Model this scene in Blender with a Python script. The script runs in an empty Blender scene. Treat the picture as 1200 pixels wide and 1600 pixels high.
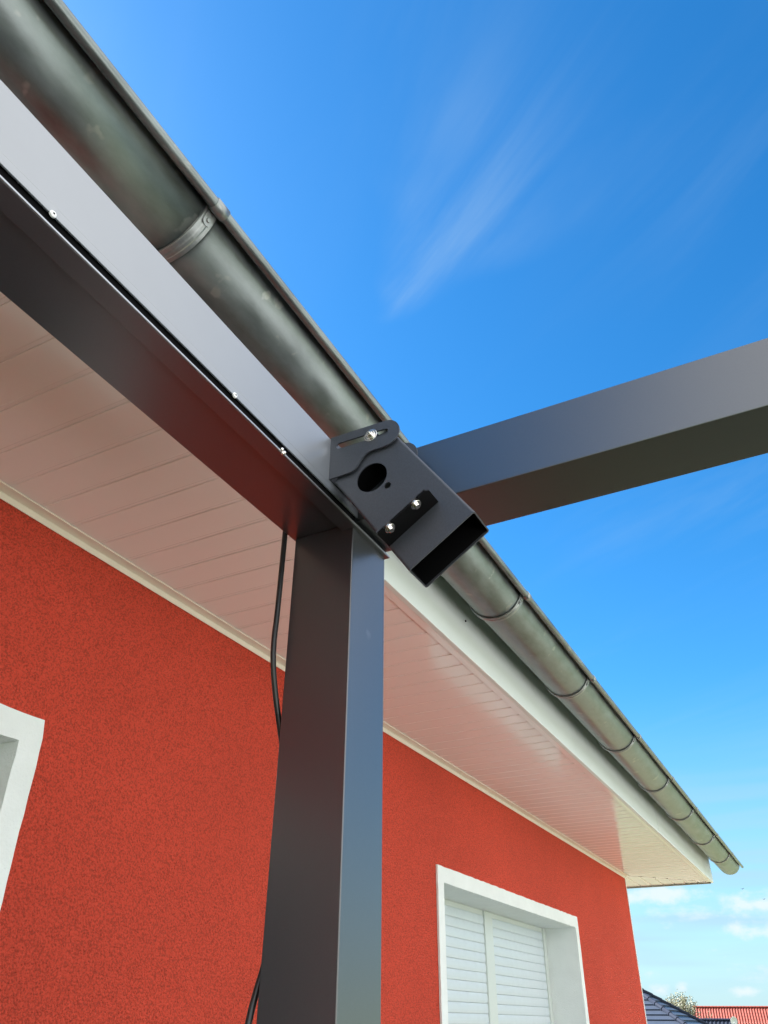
import bpy, bmesh, math, random
from mathutils import Vector, Matrix
R = math.radians
random.seed(7)
scn = bpy.context.scene
COL = scn.collection
CAMZ = 1.6                      # eye height; all "rel" heights below are measured from the lens

# ------------------------------------------------------------------ camera
cam_d = bpy.data.cameras.new('camera'); cam = bpy.data.objects.new('camera', cam_d); COL.objects.link(cam)
yaw, pitch, roll = R(27.857), R(33.45), R(0.479)
fw = Vector((math.cos(pitch)*math.cos(yaw), math.cos(pitch)*math.sin(yaw), math.sin(pitch)))
rt = fw.cross(Vector((0, 0, 1))).normalized(); up = rt.cross(fw)
rt, up = math.cos(roll)*rt + math.sin(roll)*up, math.cos(roll)*up - math.sin(roll)*rt
cam.matrix_world = Matrix(((rt.x, up.x, -fw.x, 0), (rt.y, up.y, -fw.y, 0), (rt.z, up.z, -fw.z, CAMZ), (0, 0, 0, 1)))
cam_d.sensor_fit = 'VERTICAL'; cam_d.sensor_height = 32.0; cam_d.lens = 32.0*1210.6/1600.0
cam_d.clip_start = 0.02; cam_d.clip_end = 6000
scn.camera = cam

# ------------------------------------------------------------------ light
SUN_AZ, SUN_EL = 90.0, 40.0     # azimuth counted from +X (along the house) towards +Y (behind the house)
scn.view_settings.view_transform = 'Standard'; scn.view_settings.look = 'None'
scn.view_settings.gamma = 1.0; scn.view_settings.use_curve_mapping = False
scn.view_settings.exposure = 2.44
sd = bpy.data.lights.new('sun', 'SUN'); sd.energy = 5.0; sd.angle = R(0.53); sd.color = (1.0, 0.965, 0.91)
sun = bpy.data.objects.new('sun', sd); COL.objects.link(sun)
sv = Vector((math.cos(R(SUN_AZ))*math.cos(R(SUN_EL)), math.sin(R(SUN_AZ))*math.cos(R(SUN_EL)), math.sin(R(SUN_EL))))
sun.rotation_euler = sv.to_track_quat('Z', 'Y').to_euler(); sun.location = (0, 12, 14)

world = bpy.data.worlds.new('World'); scn.world = world; world.use_nodes = True
wn, wl = world.node_tree.nodes, world.node_tree.links
wn.clear()
def W(t, **k):
    n = wn.new(t)
    for a, b in k.items(): setattr(n, a, b)
    return n
def wmath(op, a, b=None, clamp=False):
    n = W('ShaderNodeMath', operation=op, use_clamp=clamp)
    for i, v in enumerate((a, b)):
        if v is None: continue
        if isinstance(v, (int, float)): n.inputs[i].default_value = v
        else: wl.new(v, n.inputs[i])
    return n.outputs[0]
def wsmooth(v, a, b):
    n = W('ShaderNodeMapRange', interpolation_type='SMOOTHSTEP')
    wl.new(v, n.inputs['Value']); n.inputs['From Min'].default_value = a; n.inputs['From Max'].default_value = b
    return n.outputs[0]
sky = W('ShaderNodeTexSky'); sky.sky_type = 'NISHITA'; sky.sun_disc = False
sky.sun_elevation = R(SUN_EL); sky.sun_rotation = R(90-SUN_AZ); sky.air_density = 1.0; sky.dust_density = 0.4; sky.ozone_density = 4.0
sat = W('ShaderNodeHueSaturation'); sat.inputs['Saturation'].default_value = 1.30
wl.new(sky.outputs[0], sat.inputs['Color'])
tc = W('ShaderNodeTexCoord'); sep = W('ShaderNodeSeparateXYZ'); wl.new(tc.outputs['Generated'], sep.inputs[0])
dx, dy, dz = sep.outputs
zc = wmath('MAXIMUM', dz, 0.02)
# high cirrus: direction carried to a plane overhead, u along the wisps, v across them
px = wmath('DIVIDE', dx, zc); py = wmath('DIVIDE', dy, zc)
ca, sa = math.cos(R(56.6)), math.sin(R(56.6))
def rot(a, b, c, s): return wmath('ADD', wmath('MULTIPLY', a, c), wmath('MULTIPLY', b, s))
uu = rot(px, py, ca, sa); vv = rot(px, py, -sa, ca)
def comb(x, y, z=0.0):
    n = W('ShaderNodeCombineXYZ')
    for i, v in enumerate((x, y, z)):
        if isinstance(v, (int, float)): n.inputs[i].default_value = v
        else: wl.new(v, n.inputs[i])
    return n.outputs[0]
def noise(vec, scale, detail=6, rough=0.55, dist=0.0):
    n = W('ShaderNodeTexNoise'); wl.new(vec, n.inputs['Vector'])
    n.inputs['Scale'].default_value = scale; n.inputs['Detail'].default_value = detail
    n.inputs['Roughness'].default_value = rough; n.inputs['Distortion'].default_value = dist
    return n.outputs['Fac']
cir = noise(comb(wmath('MULTIPLY', uu, 0.55), wmath('MULTIPLY', vv, 2.6), 3.1), 2.2, 5, 0.6, 0.5)
veil = noise(comb(wmath('MULTIPLY', uu, 0.5), vv, 8.0), 1.3, 2, 0.5)
# one clear wisp overhead: from (az 26, el 49) to (az 6, el 59)
def plane(az, el): return (math.cos(R(az))/math.tan(R(el)), math.sin(R(az))/math.tan(R(el)))
w0, w1 = Vector(plane(27.5, 47.5)), Vector(plane(3, 61)); wd = (w1-w0); wlen = wd.length; wd /= wlen
a_ = rot(wmath('SUBTRACT', px, w0.x), wmath('SUBTRACT', py, w0.y), wd.x, wd.y)
b_ = rot(wmath('SUBTRACT', px, w0.x), wmath('SUBTRACT', py, w0.y), -wd.y, wd.x)
wob = wmath('MULTIPLY', wmath('SUBTRACT', noise(comb(px, py, 1.0), 4.0, 2), 0.5), 0.14)
wid = wmath('ADD', wmath('MULTIPLY', a_, 0.42), 0.030)
bn = wmath('DIVIDE', wmath('ABSOLUTE', wmath('ADD', b_, wob)), wid)
wisp = wmath('MULTIPLY', wsmooth(bn, 1.3, 0.0), wmath('MULTIPLY', wsmooth(a_, -0.03, 0.06), wsmooth(a_, wlen*1.25, 0.10)))
wisp = wmath('MULTIPLY', wisp, wmath('ADD', wsmooth(cir, 0.30, 0.80), 0.03))
cirf = wmath('MULTIPLY', wsmooth(cir, 0.40, 0.85), wmath('MULTIPLY', wsmooth(veil, 0.38, 0.72), 0.17))
cirf = wmath('ADD', cirf, wmath('MULTIPLY', wisp, 0.34))
# cumulus: unseen clouds towards the open side (-Y), brightened as fill; low ones over the horizon
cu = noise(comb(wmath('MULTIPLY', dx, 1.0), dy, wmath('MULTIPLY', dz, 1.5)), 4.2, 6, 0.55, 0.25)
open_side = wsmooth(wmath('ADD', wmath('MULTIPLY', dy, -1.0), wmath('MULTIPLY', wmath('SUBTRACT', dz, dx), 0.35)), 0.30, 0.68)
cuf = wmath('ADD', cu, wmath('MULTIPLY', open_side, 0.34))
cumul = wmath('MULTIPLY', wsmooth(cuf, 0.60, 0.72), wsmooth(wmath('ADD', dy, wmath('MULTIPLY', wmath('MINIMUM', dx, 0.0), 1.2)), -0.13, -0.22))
low = noise(comb(wmath('MULTIPLY', dx, 9.0), wmath('MULTIPLY', dy, 9.0), wmath('MULTIPLY', dz, 22.0)), 1.6, 5, 0.55)
lowband = wmath('MULTIPLY', wsmooth(dz, 0.16, 0.10), wsmooth(dz, 0.005, 0.03))
lowf = wmath('MULTIPLY', wmath('MULTIPLY', wsmooth(low, 0.56, 0.72), lowband), 0.6)
str_ = noise(comb(wmath('MULTIPLY', dx, 2.0), wmath('MULTIPLY', dy, 2.0), wmath('MULTIPLY', dz, 26.0)), 1.5, 2, 0.5)
strf = wmath('MULTIPLY', wmath('MULTIPLY', wsmooth(str_, 0.42, 0.66), wmath('MULTIPLY', wsmooth(dz, 0.30, 0.12), wsmooth(dz, 0.0, 0.06))), 0.55)
xs_ = wmath('MAXIMUM', dx, 0.05); qy = wmath('DIVIDE', dy, xs_); qz = wmath('DIVIDE', dz, xs_)
pn = noise(comb(wmath('MULTIPLY', qy, 60.0), wmath('MULTIPLY', qz, 95.0), 2.0), 0.8, 5, 0.55)
for az_, el_, w_, h_ in ((4.2, 6.2, 0.042, 0.016), (4.9, 4.9, 0.034, 0.010), (10.75, 1.75, 0.014, 0.008), (9.4, 1.95, 0.008, 0.006), (6.0, 1.7, 0.02, 0.006), (10.2, 6.9, 0.075, 0.011)):
    u_ = wmath('DIVIDE', wmath('SUBTRACT', qy, math.tan(R(az_))), w_); v_ = wmath('DIVIDE', wmath('SUBTRACT', qz, math.tan(R(el_))/math.cos(R(az_))), h_)
    d_ = wmath('SQRT', wmath('ADD', wmath('MULTIPLY', u_, u_), wmath('MULTIPLY', v_, v_)))
    f_ = wsmooth(wmath('SUBTRACT', wmath('MULTIPLY', pn, 2.2), d_), 0.05, 1.05)
    lowf = wmath('MAXIMUM', lowf, wmath('MULTIPLY', wmath('MULTIPLY', f_, wmath('GREATER_THAN', dx, 0.1)), 0.92))
haze_f = wmath('MULTIPLY', wsmooth(dz, 0.36, -0.02), 0.80)
def over(a, b): return wmath('SUBTRACT', wmath('ADD', a, b), wmath('MULTIPLY', a, b))
thin = over(over(cirf, strf), haze_f)
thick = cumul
m1 = W('ShaderNodeMix', data_type='RGBA'); wl.new(thin, m1.inputs['Factor']); tint = W('ShaderNodeMix', data_type='RGBA', blend_type='MULTIPLY'); tint.inputs['Factor'].default_value = 1.0; wl.new(sat.outputs[0], tint.inputs['A']); tint.inputs['B'].default_value = (0.74, 1.0, 0.98, 1)
wl.new(tint.outputs['Result'], m1.inputs['A'])
m1.inputs['B'].default_value = (1.85, 2.62, 3.2, 1)
m3 = W('ShaderNodeMix', data_type='RGBA'); wl.new(lowf, m3.inputs['Factor']); wl.new(m1.outputs['Result'], m3.inputs['A']); m3.inputs['B'].default_value = (3.1, 3.5, 3.65, 1)
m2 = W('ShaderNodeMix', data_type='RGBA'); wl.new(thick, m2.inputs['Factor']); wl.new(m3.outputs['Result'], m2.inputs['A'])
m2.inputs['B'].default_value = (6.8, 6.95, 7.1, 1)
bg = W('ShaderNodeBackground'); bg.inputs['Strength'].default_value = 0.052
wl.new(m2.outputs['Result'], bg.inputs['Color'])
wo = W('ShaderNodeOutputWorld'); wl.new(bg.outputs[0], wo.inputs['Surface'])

# ------------------------------------------------------------------ materials
def mat(name, base, rough=0.5, metal=0.0, ior=1.5, var=0.0, var_scale=8.0, bump=0.0, bump_scale=200.0, bump_dist=0.002,
        rough_var=0.0, coat=0.0, stretch=None, detail=4, spots=None):
    m = bpy.data.materials.new(name); m.use_nodes = True
    nt = m.node_tree; N, L = nt.nodes, nt.links
    p = N['Principled BSDF']
    p.inputs['Base Color'].default_value = (*base, 1); p.inputs['Roughness'].default_value = rough
    p.inputs['Metallic'].default_value = metal; p.inputs['IOR'].default_value = ior; p.inputs['Coat Weight'].default_value = coat
    co = N.new('ShaderNodeTexCoord'); vec = co.outputs['Object']
    if stretch:
        mp = N.new('ShaderNodeMapping'); mp.inputs['Scale'].default_value = stretch; L.new(vec, mp.inputs[0]); vec2 = mp.outputs[0]
    else: vec2 = vec
    if var or rough_var:
        n = N.new('ShaderNodeTexNoise'); n.inputs['Scale'].default_value = var_scale; n.inputs['Detail'].default_value = 6; n.inputs['Roughness'].default_value = 0.6
        L.new(vec2, n.inputs['Vector'])
        if var:
            r = N.new('ShaderNodeMapRange'); L.new(n.outputs['Fac'], r.inputs['Value'])
            r.inputs['From Min'].default_value = 0.25; r.inputs['From Max'].default_value = 0.75
            r.inputs['To Min'].default_value = 1-var; r.inputs['To Max'].default_value = 1+var
            mx = N.new('ShaderNodeVectorMath'); mx.operation = 'SCALE'; mx.inputs[0].default_value = base
            L.new(r.outputs[0], mx.inputs['Scale']); last = mx.outputs[0]
            if spots:
                vs = N.new('ShaderNodeTexNoise'); vs.inputs['Scale'].default_value = spots[0]; vs.inputs['Detail'].default_value = 3; L.new(vec, vs.inputs['Vector'])
                sr = N.new('ShaderNodeMapRange'); L.new(vs.outputs['Fac'], sr.inputs['Value']); sr.inputs['From Min'].default_value = spots[1]; sr.inputs['From Max'].default_value = spots[1]+0.04
                mm = N.new('ShaderNodeMix'); mm.data_type = 'RGBA'; L.new(sr.outputs[0], mm.inputs['Factor']); L.new(last, mm.inputs['A']); mm.inputs['B'].default_value = (*spots[2], 1)
                last = mm.outputs['Result']
            L.new(last, p.inputs['Base Color'])
        if rough_var:
            r2 = N.new('ShaderNodeMapRange'); L.new(n.outputs['Fac'], r2.inputs['Value'])
            r2.inputs['From Min'].default_value = 0.3; r2.inputs['From Max'].default_value = 0.7
            r2.inputs['To Min'].default_value = max(0.02, rough-rough_var); r2.inputs['To Max'].default_value = rough+rough_var
            L.new(r2.outputs[0], p.inputs['Roughness'])
    if bump:
        b = N.new('ShaderNodeTexNoise'); b.inputs['Scale'].default_value = bump_scale; b.inputs['Detail'].default_value = detail; b.inputs['Roughness'].default_value = 0.6
        L.new(vec2, b.inputs['Vector'])
        bp = N.new('ShaderNodeBump'); bp.inputs['Strength'].default_value = bump; bp.inputs['Distance'].default_value = bump_dist
        L.new(b.outputs['Fac'], bp.inputs['Height']); L.new(bp.outputs[0], p.inputs['Normal'])
    return m
M = {}
M['stucco'] = mat('red_stucco', (0.80, 0.088, 0.048), 0.85)
def stucco_nodes(m, base):
    nt = m.node_tree; N, L = nt.nodes, nt.links; p = N['Principled BSDF']
    p.inputs['Specular IOR Level'].default_value = 0.25
    co = N.new('ShaderNodeTexCoord'); vec = co.outputs['Object']
    v = N.new('ShaderNodeTexVoronoi'); v.inputs['Scale'].default_value = 160; v.inputs['Randomness'].default_value = 1.0
    d = N.new('ShaderNodeTexNoise'); d.inputs['Scale'].default_value = 60; d.inputs['Detail'].default_value = 3; L.new(vec, d.inputs['Vector'])
    ad = N.new('ShaderNodeVectorMath'); ad.operation = 'MULTIPLY_ADD'; L.new(d.outputs['Color'], ad.inputs[0]); ad.inputs[1].default_value = (0.012,)*3; L.new(vec, ad.inputs[2])
    L.new(ad.outputs[0], v.inputs['Vector'])
    n = N.new('ShaderNodeTexNoise'); n.inputs['Scale'].default_value = 150; n.inputs['Detail'].default_value = 5; n.inputs['Roughness'].default_value = 0.62; L.new(vec, n.inputs['Vector'])
    h = N.new('ShaderNodeMath'); h.operation = 'MULTIPLY_ADD'; L.new(v.outputs['Distance'], h.inputs[0]); h.inputs[1].default_value = -0.45; L.new(n.outputs['Fac'], h.inputs[2])
    bp = N.new('ShaderNodeBump'); bp.inputs['Strength'].default_value = 1.0; bp.inputs['Distance'].default_value = 0.016
    L.new(h.outputs[0], bp.inputs['Height']); L.new(bp.outputs[0], p.inputs['Normal'])
    # broad tone drift, and dark speckle painting the shade of the stucco pits
    t = N.new('ShaderNodeTexNoise'); t.inputs['Scale'].default_value = 1.3; t.inputs['Detail'].default_value = 5; L.new(vec, t.inputs['Vector'])
    r = N.new('ShaderNodeMapRange'); L.new(t.outputs['Fac'], r.inputs['Value']); r.inputs['From Min'].default_value = 0.3; r.inputs['From Max'].default_value = 0.7
    r.inputs['To Min'].default_value = 0.90; r.inputs['To Max'].default_value = 1.06
    gs = N.new('ShaderNodeTexNoise'); gs.inputs['Scale'].default_value = 230; gs.inputs['Detail'].default_value = 2; L.new(vec, gs.inputs['Vector'])
    g = N.new('ShaderNodeMapRange'); L.new(gs.outputs['Fac'], g.inputs['Value']); g.inputs['From Min'].default_value = 0.34; g.inputs['From Max'].default_value = 0.54
    g.inputs['To Min'].default_value = 0.70; g.inputs['To Max'].default_value = 1.06
    ml = N.new('ShaderNodeMath'); ml.operation = 'MULTIPLY'; L.new(r.outputs[0], ml.inputs[0]); L.new(g.outputs[0], ml.inputs[1])
    sc = N.new('ShaderNodeVectorMath'); sc.operation = 'SCALE'; sc.inputs[0].default_value = base; L.new(ml.outputs[0], sc.inputs['Scale'])
    L.new(sc.outputs[0], p.inputs['Base Color'])
stucco_nodes(M['stucco'], (0.80, 0.088, 0.048))
M['plaster'] = mat('white_plaster', (0.75, 0.79, 0.78), 0.8, bump=0.6, bump_scale=160, bump_dist=0.003, var=0.05, var_scale=9)
M['soffit'] = mat('white_soffit_plastic', (0.88, 0.83, 0.80), 0.13, ior=1.55, var=0.03, var_scale=3, rough_var=0.03, bump=0.04, bump_scale=14, bump_dist=0.004, stretch=(1, 0.3, 1))
M['trim'] = mat('cream_trim_plastic', (0.78, 0.70, 0.60), 0.35, var=0.03)
M['fascia'] = mat('white_fascia_plastic', (0.74, 0.80, 0.78), 0.5, var=0.03, var_scale=4)
M['anth'] = mat('anthracite_powder_coat', (0.019, 0.021, 0.026), 0.30, ior=2.2, var=0.30, var_scale=420, spots=(9, 0.735, (0.075, 0.078, 0.083)))
M['matte'] = mat('matte_charcoal_coat', (0.037, 0.042, 0.055), 0.5, ior=1.65, var=0.28, var_scale=420)
M['cover'] = mat('anthracite_cover_sheet', (0.12, 0.134, 0.158), 0.40, ior=3.0, var=0.05, var_scale=12)
M['black'] = mat('flat_black', (0.004, 0.004, 0.005), 0.85, ior=1.2)
M['blackcoat'] = mat('black_powder_coat', (0.005, 0.005, 0.006), 0.5, ior=1.25)
M['lip'] = mat('lip_light_edge', (0.40, 0.42, 0.45), 0.4, metal=0.8)
M['zinc'] = mat('weathered_zinc', (0.205, 0.235, 0.238), 0.41, metal=0.75, var=0.38, var_scale=13, rough_var=0.08, stretch=(0.6, 1.4, 1.4), bump=0.05, bump_scale=60, bump_dist=0.002, spots=(16, 0.655, (0.30, 0.32, 0.31)))
M['strap'] = mat('galvanised_strap', (0.30, 0.32, 0.325), 0.42, metal=0.8, var=0.2, var_scale=50, bump=0.1, bump_scale=150, bump_dist=0.001)
M['steel'] = mat('stainless_steel', (0.78, 0.75, 0.72), 0.24, metal=1.0)
M['rivet'] = mat('white_rivet_plastic', (0.85, 0.86, 0.87), 0.4)
M['rubber'] = mat('black_cable_rubber', (0.012, 0.012, 0.013), 0.34, ior=1.55)
M['shutter'] = mat('white_shutter_slat', (0.58, 0.65, 0.69), 0.42, var=0.03, var_scale=20)
M['rail'] = mat('white_rail', (0.60, 0.65, 0.62), 0.4)
M['frame'] = mat('white_window_frame', (0.72, 0.73, 0.72), 0.3)
M['glass'] = mat('dark_window_glass', (0.02, 0.025, 0.03), 0.03, ior=1.5)
M['rooftile'] = mat('dark_roof_tile', (0.05, 0.05, 0.055), 0.5, var=0.15, var_scale=3)
M['lawn'] = mat('lawn', (0.10, 0.128, 0.050), 0.9, var=0.35, var_scale=1.2, bump=0.8, bump_scale=60, bump_dist=0.03)
M['bounce_slab'] = mat('pale_bounce_slab', (0.54, 0.53, 0.51), 0.75, var=0.12, var_scale=2.5, bump=0.3, bump_scale=80, bump_dist=0.003)
M['sandy'] = mat('sandy_gravel', (0.42, 0.34, 0.24), 0.9, var=0.2, var_scale=6, bump=0.5, bump_scale=70, bump_dist=0.01)
M['redtile'] = mat('red_roof_tile', (0.20, 0.038, 0.026), 0.7, ior=1.3, var=0.18, var_scale=1.5)
M['slate'] = mat('blue_black_roof_tile', (0.030, 0.040, 0.062), 0.5, ior=1.35, var=0.15, var_scale=2)
M['navy'] = mat('dark_glazed_roof_tile', (0.022, 0.028, 0.045), 0.7, ior=1.12, var=0.2, var_scale=2)
M['render'] = mat('cream_house_render', (0.60, 0.56, 0.48), 0.85, var=0.05, var_scale=1)
M['bark'] = mat('tree_bark', (0.10, 0.075, 0.055), 0.9, bump=0.5, bump_scale=20, bump_dist=0.02)
M['leaf'] = mat('spring_leaf', (0.050, 0.057, 0.018), 0.6, var=0.4, var_scale=2)
M['blossom'] = mat('pale_blossom_leaf', (0.13, 0.115, 0.05), 0.6, var=0.2, var_scale=2)
M['dish'] = mat('grey_satellite_dish', (0.55, 0.56, 0.57), 0.4)
M['bird'] = mat('dark_bird', (0.05, 0.05, 0.055), 0.8)

# ------------------------------------------------------------------ helpers
def link(name, me, m=None, parent=None, loc=None):
    o = bpy.data.objects.new(name, me); COL.objects.link(o)
    if m and me: me.materials.append(M[m])
    if parent: o.parent = parent
    if loc: o.location = loc
    return o
def fin(name, bm, m, parent=None, smooth=False, loc=None):
    bmesh.ops.recalc_face_normals(bm, faces=bm.faces)
    me = bpy.data.meshes.new(name); bm.to_mesh(me); bm.free()
    if smooth:
        for p in me.polygons: p.use_smooth = True
    return link(name, me, m, parent, loc)
def empty(name, loc=(0, 0, 0)):
    o = bpy.data.objects.new(name, None); COL.objects.link(o); o.location = loc; o.empty_display_size = 0.1
    return o
def tag(o, label=None, cat=None, group=None, kind=None):
    for k, v in (('label', label), ('category', cat), ('group', group), ('kind', kind)):
        if v: o[k] = v
    return o
def box(bm, x0, x1, y0, y1, z0, z1, bev=0.0, seg=2):
    vs = [bm.verts.new((x, y, z)) for x in (x0, x1) for y in (y0, y1) for z in (z0, z1)]
    f = [(0, 1, 3, 2), (4, 6, 7, 5), (0, 4, 5, 1), (2, 3, 7, 6), (0, 2, 6, 4), (1, 5, 7, 3)]
    fs = [bm.faces.new([vs[i] for i in q]) for q in f]
    if bev:
        es = list({e for q in fs for e in q.edges})
        bmesh.ops.bevel(bm, geom=es, offset=bev, segments=seg, affect='EDGES', profile=0.5)
def bx(name, m, parent, *a, bev=0.0, seg=2):
    bm = bmesh.new(); box(bm, *a, bev=bev, seg=seg); return fin(name, bm, m, parent)
def loft(bm, rings, closed=True, cap=True):
    vr = [[bm.verts.new(p) for p in r] for r in rings]
    n = len(vr[0])
    for a, b in zip(vr, vr[1:]):
        for i in range(n if closed else n-1):
            j = (i+1) % n
            bm.faces.new((a[i], a[j], b[j], b[i]))
    if cap and closed:
        bm.faces.new(vr[0]); bm.faces.new(vr[-1])
def tube(bm, pts, r, seg=12, cap=True):
    pts = [Vector(p) for p in pts]; rings = []
    ref = None
    for i, p in enumerate(pts):
        d = (pts[min(i+1, len(pts)-1)] - pts[max(i-1, 0)]).normalized()
        if ref is None: ref = d.orthogonal().normalized()
        ref = (ref - d*ref.dot(d)).normalized(); b = d.cross(ref)
        rr = r[i] if isinstance(r, (list, tuple)) else r
        rings.append([p + rr*(math.cos(2*math.pi*k/seg)*ref + math.sin(2*math.pi*k/seg)*b) for k in range(seg)])
    loft(bm, rings, True, cap)
def prism_x(bm, prof, x0, x1):           # closed outline in (y, z) carried along x
    loft(bm, [[(x0, y, z) for y, z in prof], [(x1, y, z) for y, z in prof]])
def plate(bm, outer, holes, fn, t):      # flat plate with holes; fn(u, v, w) -> point, w across the thickness
    def add(w):
        loops = []
        es = []
        for lp in [outer]+holes:
            vs = [bm.verts.new(fn(u, v, w)) for u, v in lp]; loops.append(vs)
            es += [bm.edges.new((vs[i], vs[(i+1) % len(vs)])) for i in range(len(vs))]
        bmesh.ops.triangle_fill(bm, use_beauty=True, use_dissolve=False, edges=es)
        return loops
    A, B = add(0.0), add(t)
    for a, b in zip(A, B):
        for i in range(len(a)):
            j = (i+1) % len(a); bm.faces.new((a[i], a[j], b[j], b[i]))
def circle(cx, cy, r, n=32, a0=0.0, a1=360.0, end=False):
    k = n if not end else n+1
    return [(cx+r*math.cos(R(a0+(a1-a0)*i/n)), cy+r*math.sin(R(a0+(a1-a0)*i/n))) for i in range(k)]
def copy_tree(o, parent=None):
    c = o.copy(); COL.objects.link(c); c.parent = parent
    for ch in o.children: copy_tree(ch, c)
    return c

# ------------------------------------------------------------------ the setting: terrain, added bounce slab, side path
def ground_h(x, y):
    d = math.hypot(x-1, y-5)
    t = min(1, max(0, (d-16)/34.0)); t = t*t*(3-2*t)
    return -3.6*t - 0.6*min(1, max(0, (d-60)/80))
bm = bmesh.new()
rs = [0, 4, 8, 12, 16, 20, 25, 30, 36, 42, 50, 60, 75, 95, 120, 160, 240, 400, 800, 1600, 3200]
na = 48; rings = []
for r_ in rs[1:]:
    rings.append([bm.verts.new((1+r_*math.cos(2*math.pi*k/na), 5+r_*math.sin(2*math.pi*k/na), ground_h(1+r_*math.cos(2*math.pi*k/na), 5+r_*math.sin(2*math.pi*k/na)))) for k in range(na)])
c0 = bm.verts.new((1, 5, 0))
for k in range(na):
    bm.faces.new((c0, rings[0][k], rings[0][(k+1) % na]))
    for a, b in zip(rings, rings[1:]): bm.faces.new((a[k], b[k], b[(k+1) % na], a[(k+1) % na]))
tag(fin('lawn', bm, 'lawn', smooth=True), kind='structure')
bm = bmesh.new(); box(bm, -11, 8.2, -10.5, -2.7, -0.05, 0.02); tag(fin('bounce_ground', bm, 'bounce_slab'), kind='structure')  # unseen pale slab added to bounce sun onto wall and soffit
bm = bmesh.new(); box(bm, 8.7, 10.8, -3.19, 14, -0.05, 0.018); tag(fin('side_path', bm, 'sandy'), kind='structure')

# ------------------------------------------------------------------ the house
YW, YF, ZS = 1.533, 0.911, CAMZ+1.066          # wall face, fascia face, soffit underside
XC, XE = 7.335, 8.03                            # wall corner, outer edge of the eaves
XL = -5.0
GEY = 0.845
house = empty('house', (0, 0, 0))
tag(house, 'red rendered bungalow with white soffit, white fascia and shuttered window', 'house')
W1 = (3.4783, 5.578, 0.85, CAMZ+0.531)          # right window opening x0,x1,z0,z1
W2 = (-0.75, 1.153, 0.85, CAMZ+0.526)           # left window opening
bm = bmesh.new()
cuts_x = [XL, W2[0], W2[1], W1[0], W1[1], XC]
TH = 0.34
def wall_box(x0, x1, z0, z1): box(bm, x0, x1, YW, YW+TH, z0, z1)
ZT = ZS-0.002
wall_box(XL, W2[0], 0, ZT); wall_box(W2[1], W1[0], 0, ZT); wall_box(W1[1], XC, 0, ZT)
for w in (W1, W2):
    wall_box(w[0], w[1], 0, w[2]); wall_box(w[0], w[1], w[3], ZT)
box(bm, XC-TH, XC, YW+TH, 12, 0, ZT); box(bm, XL, XL+TH, YW+TH, 12, 0, ZT); box(bm, XL+TH, XC-TH, 12-TH, 12, 0, ZT)
bmesh.ops.remove_doubles(bm, verts=bm.verts, dist=1e-5)
fin('wall', bm, 'stucco', house)
bx('corner_bead', 'plaster', house, XC-0.003, XC+0.012, YW-0.004, YW+0.03, 0, ZT-0.03, bev=0.002)
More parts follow.
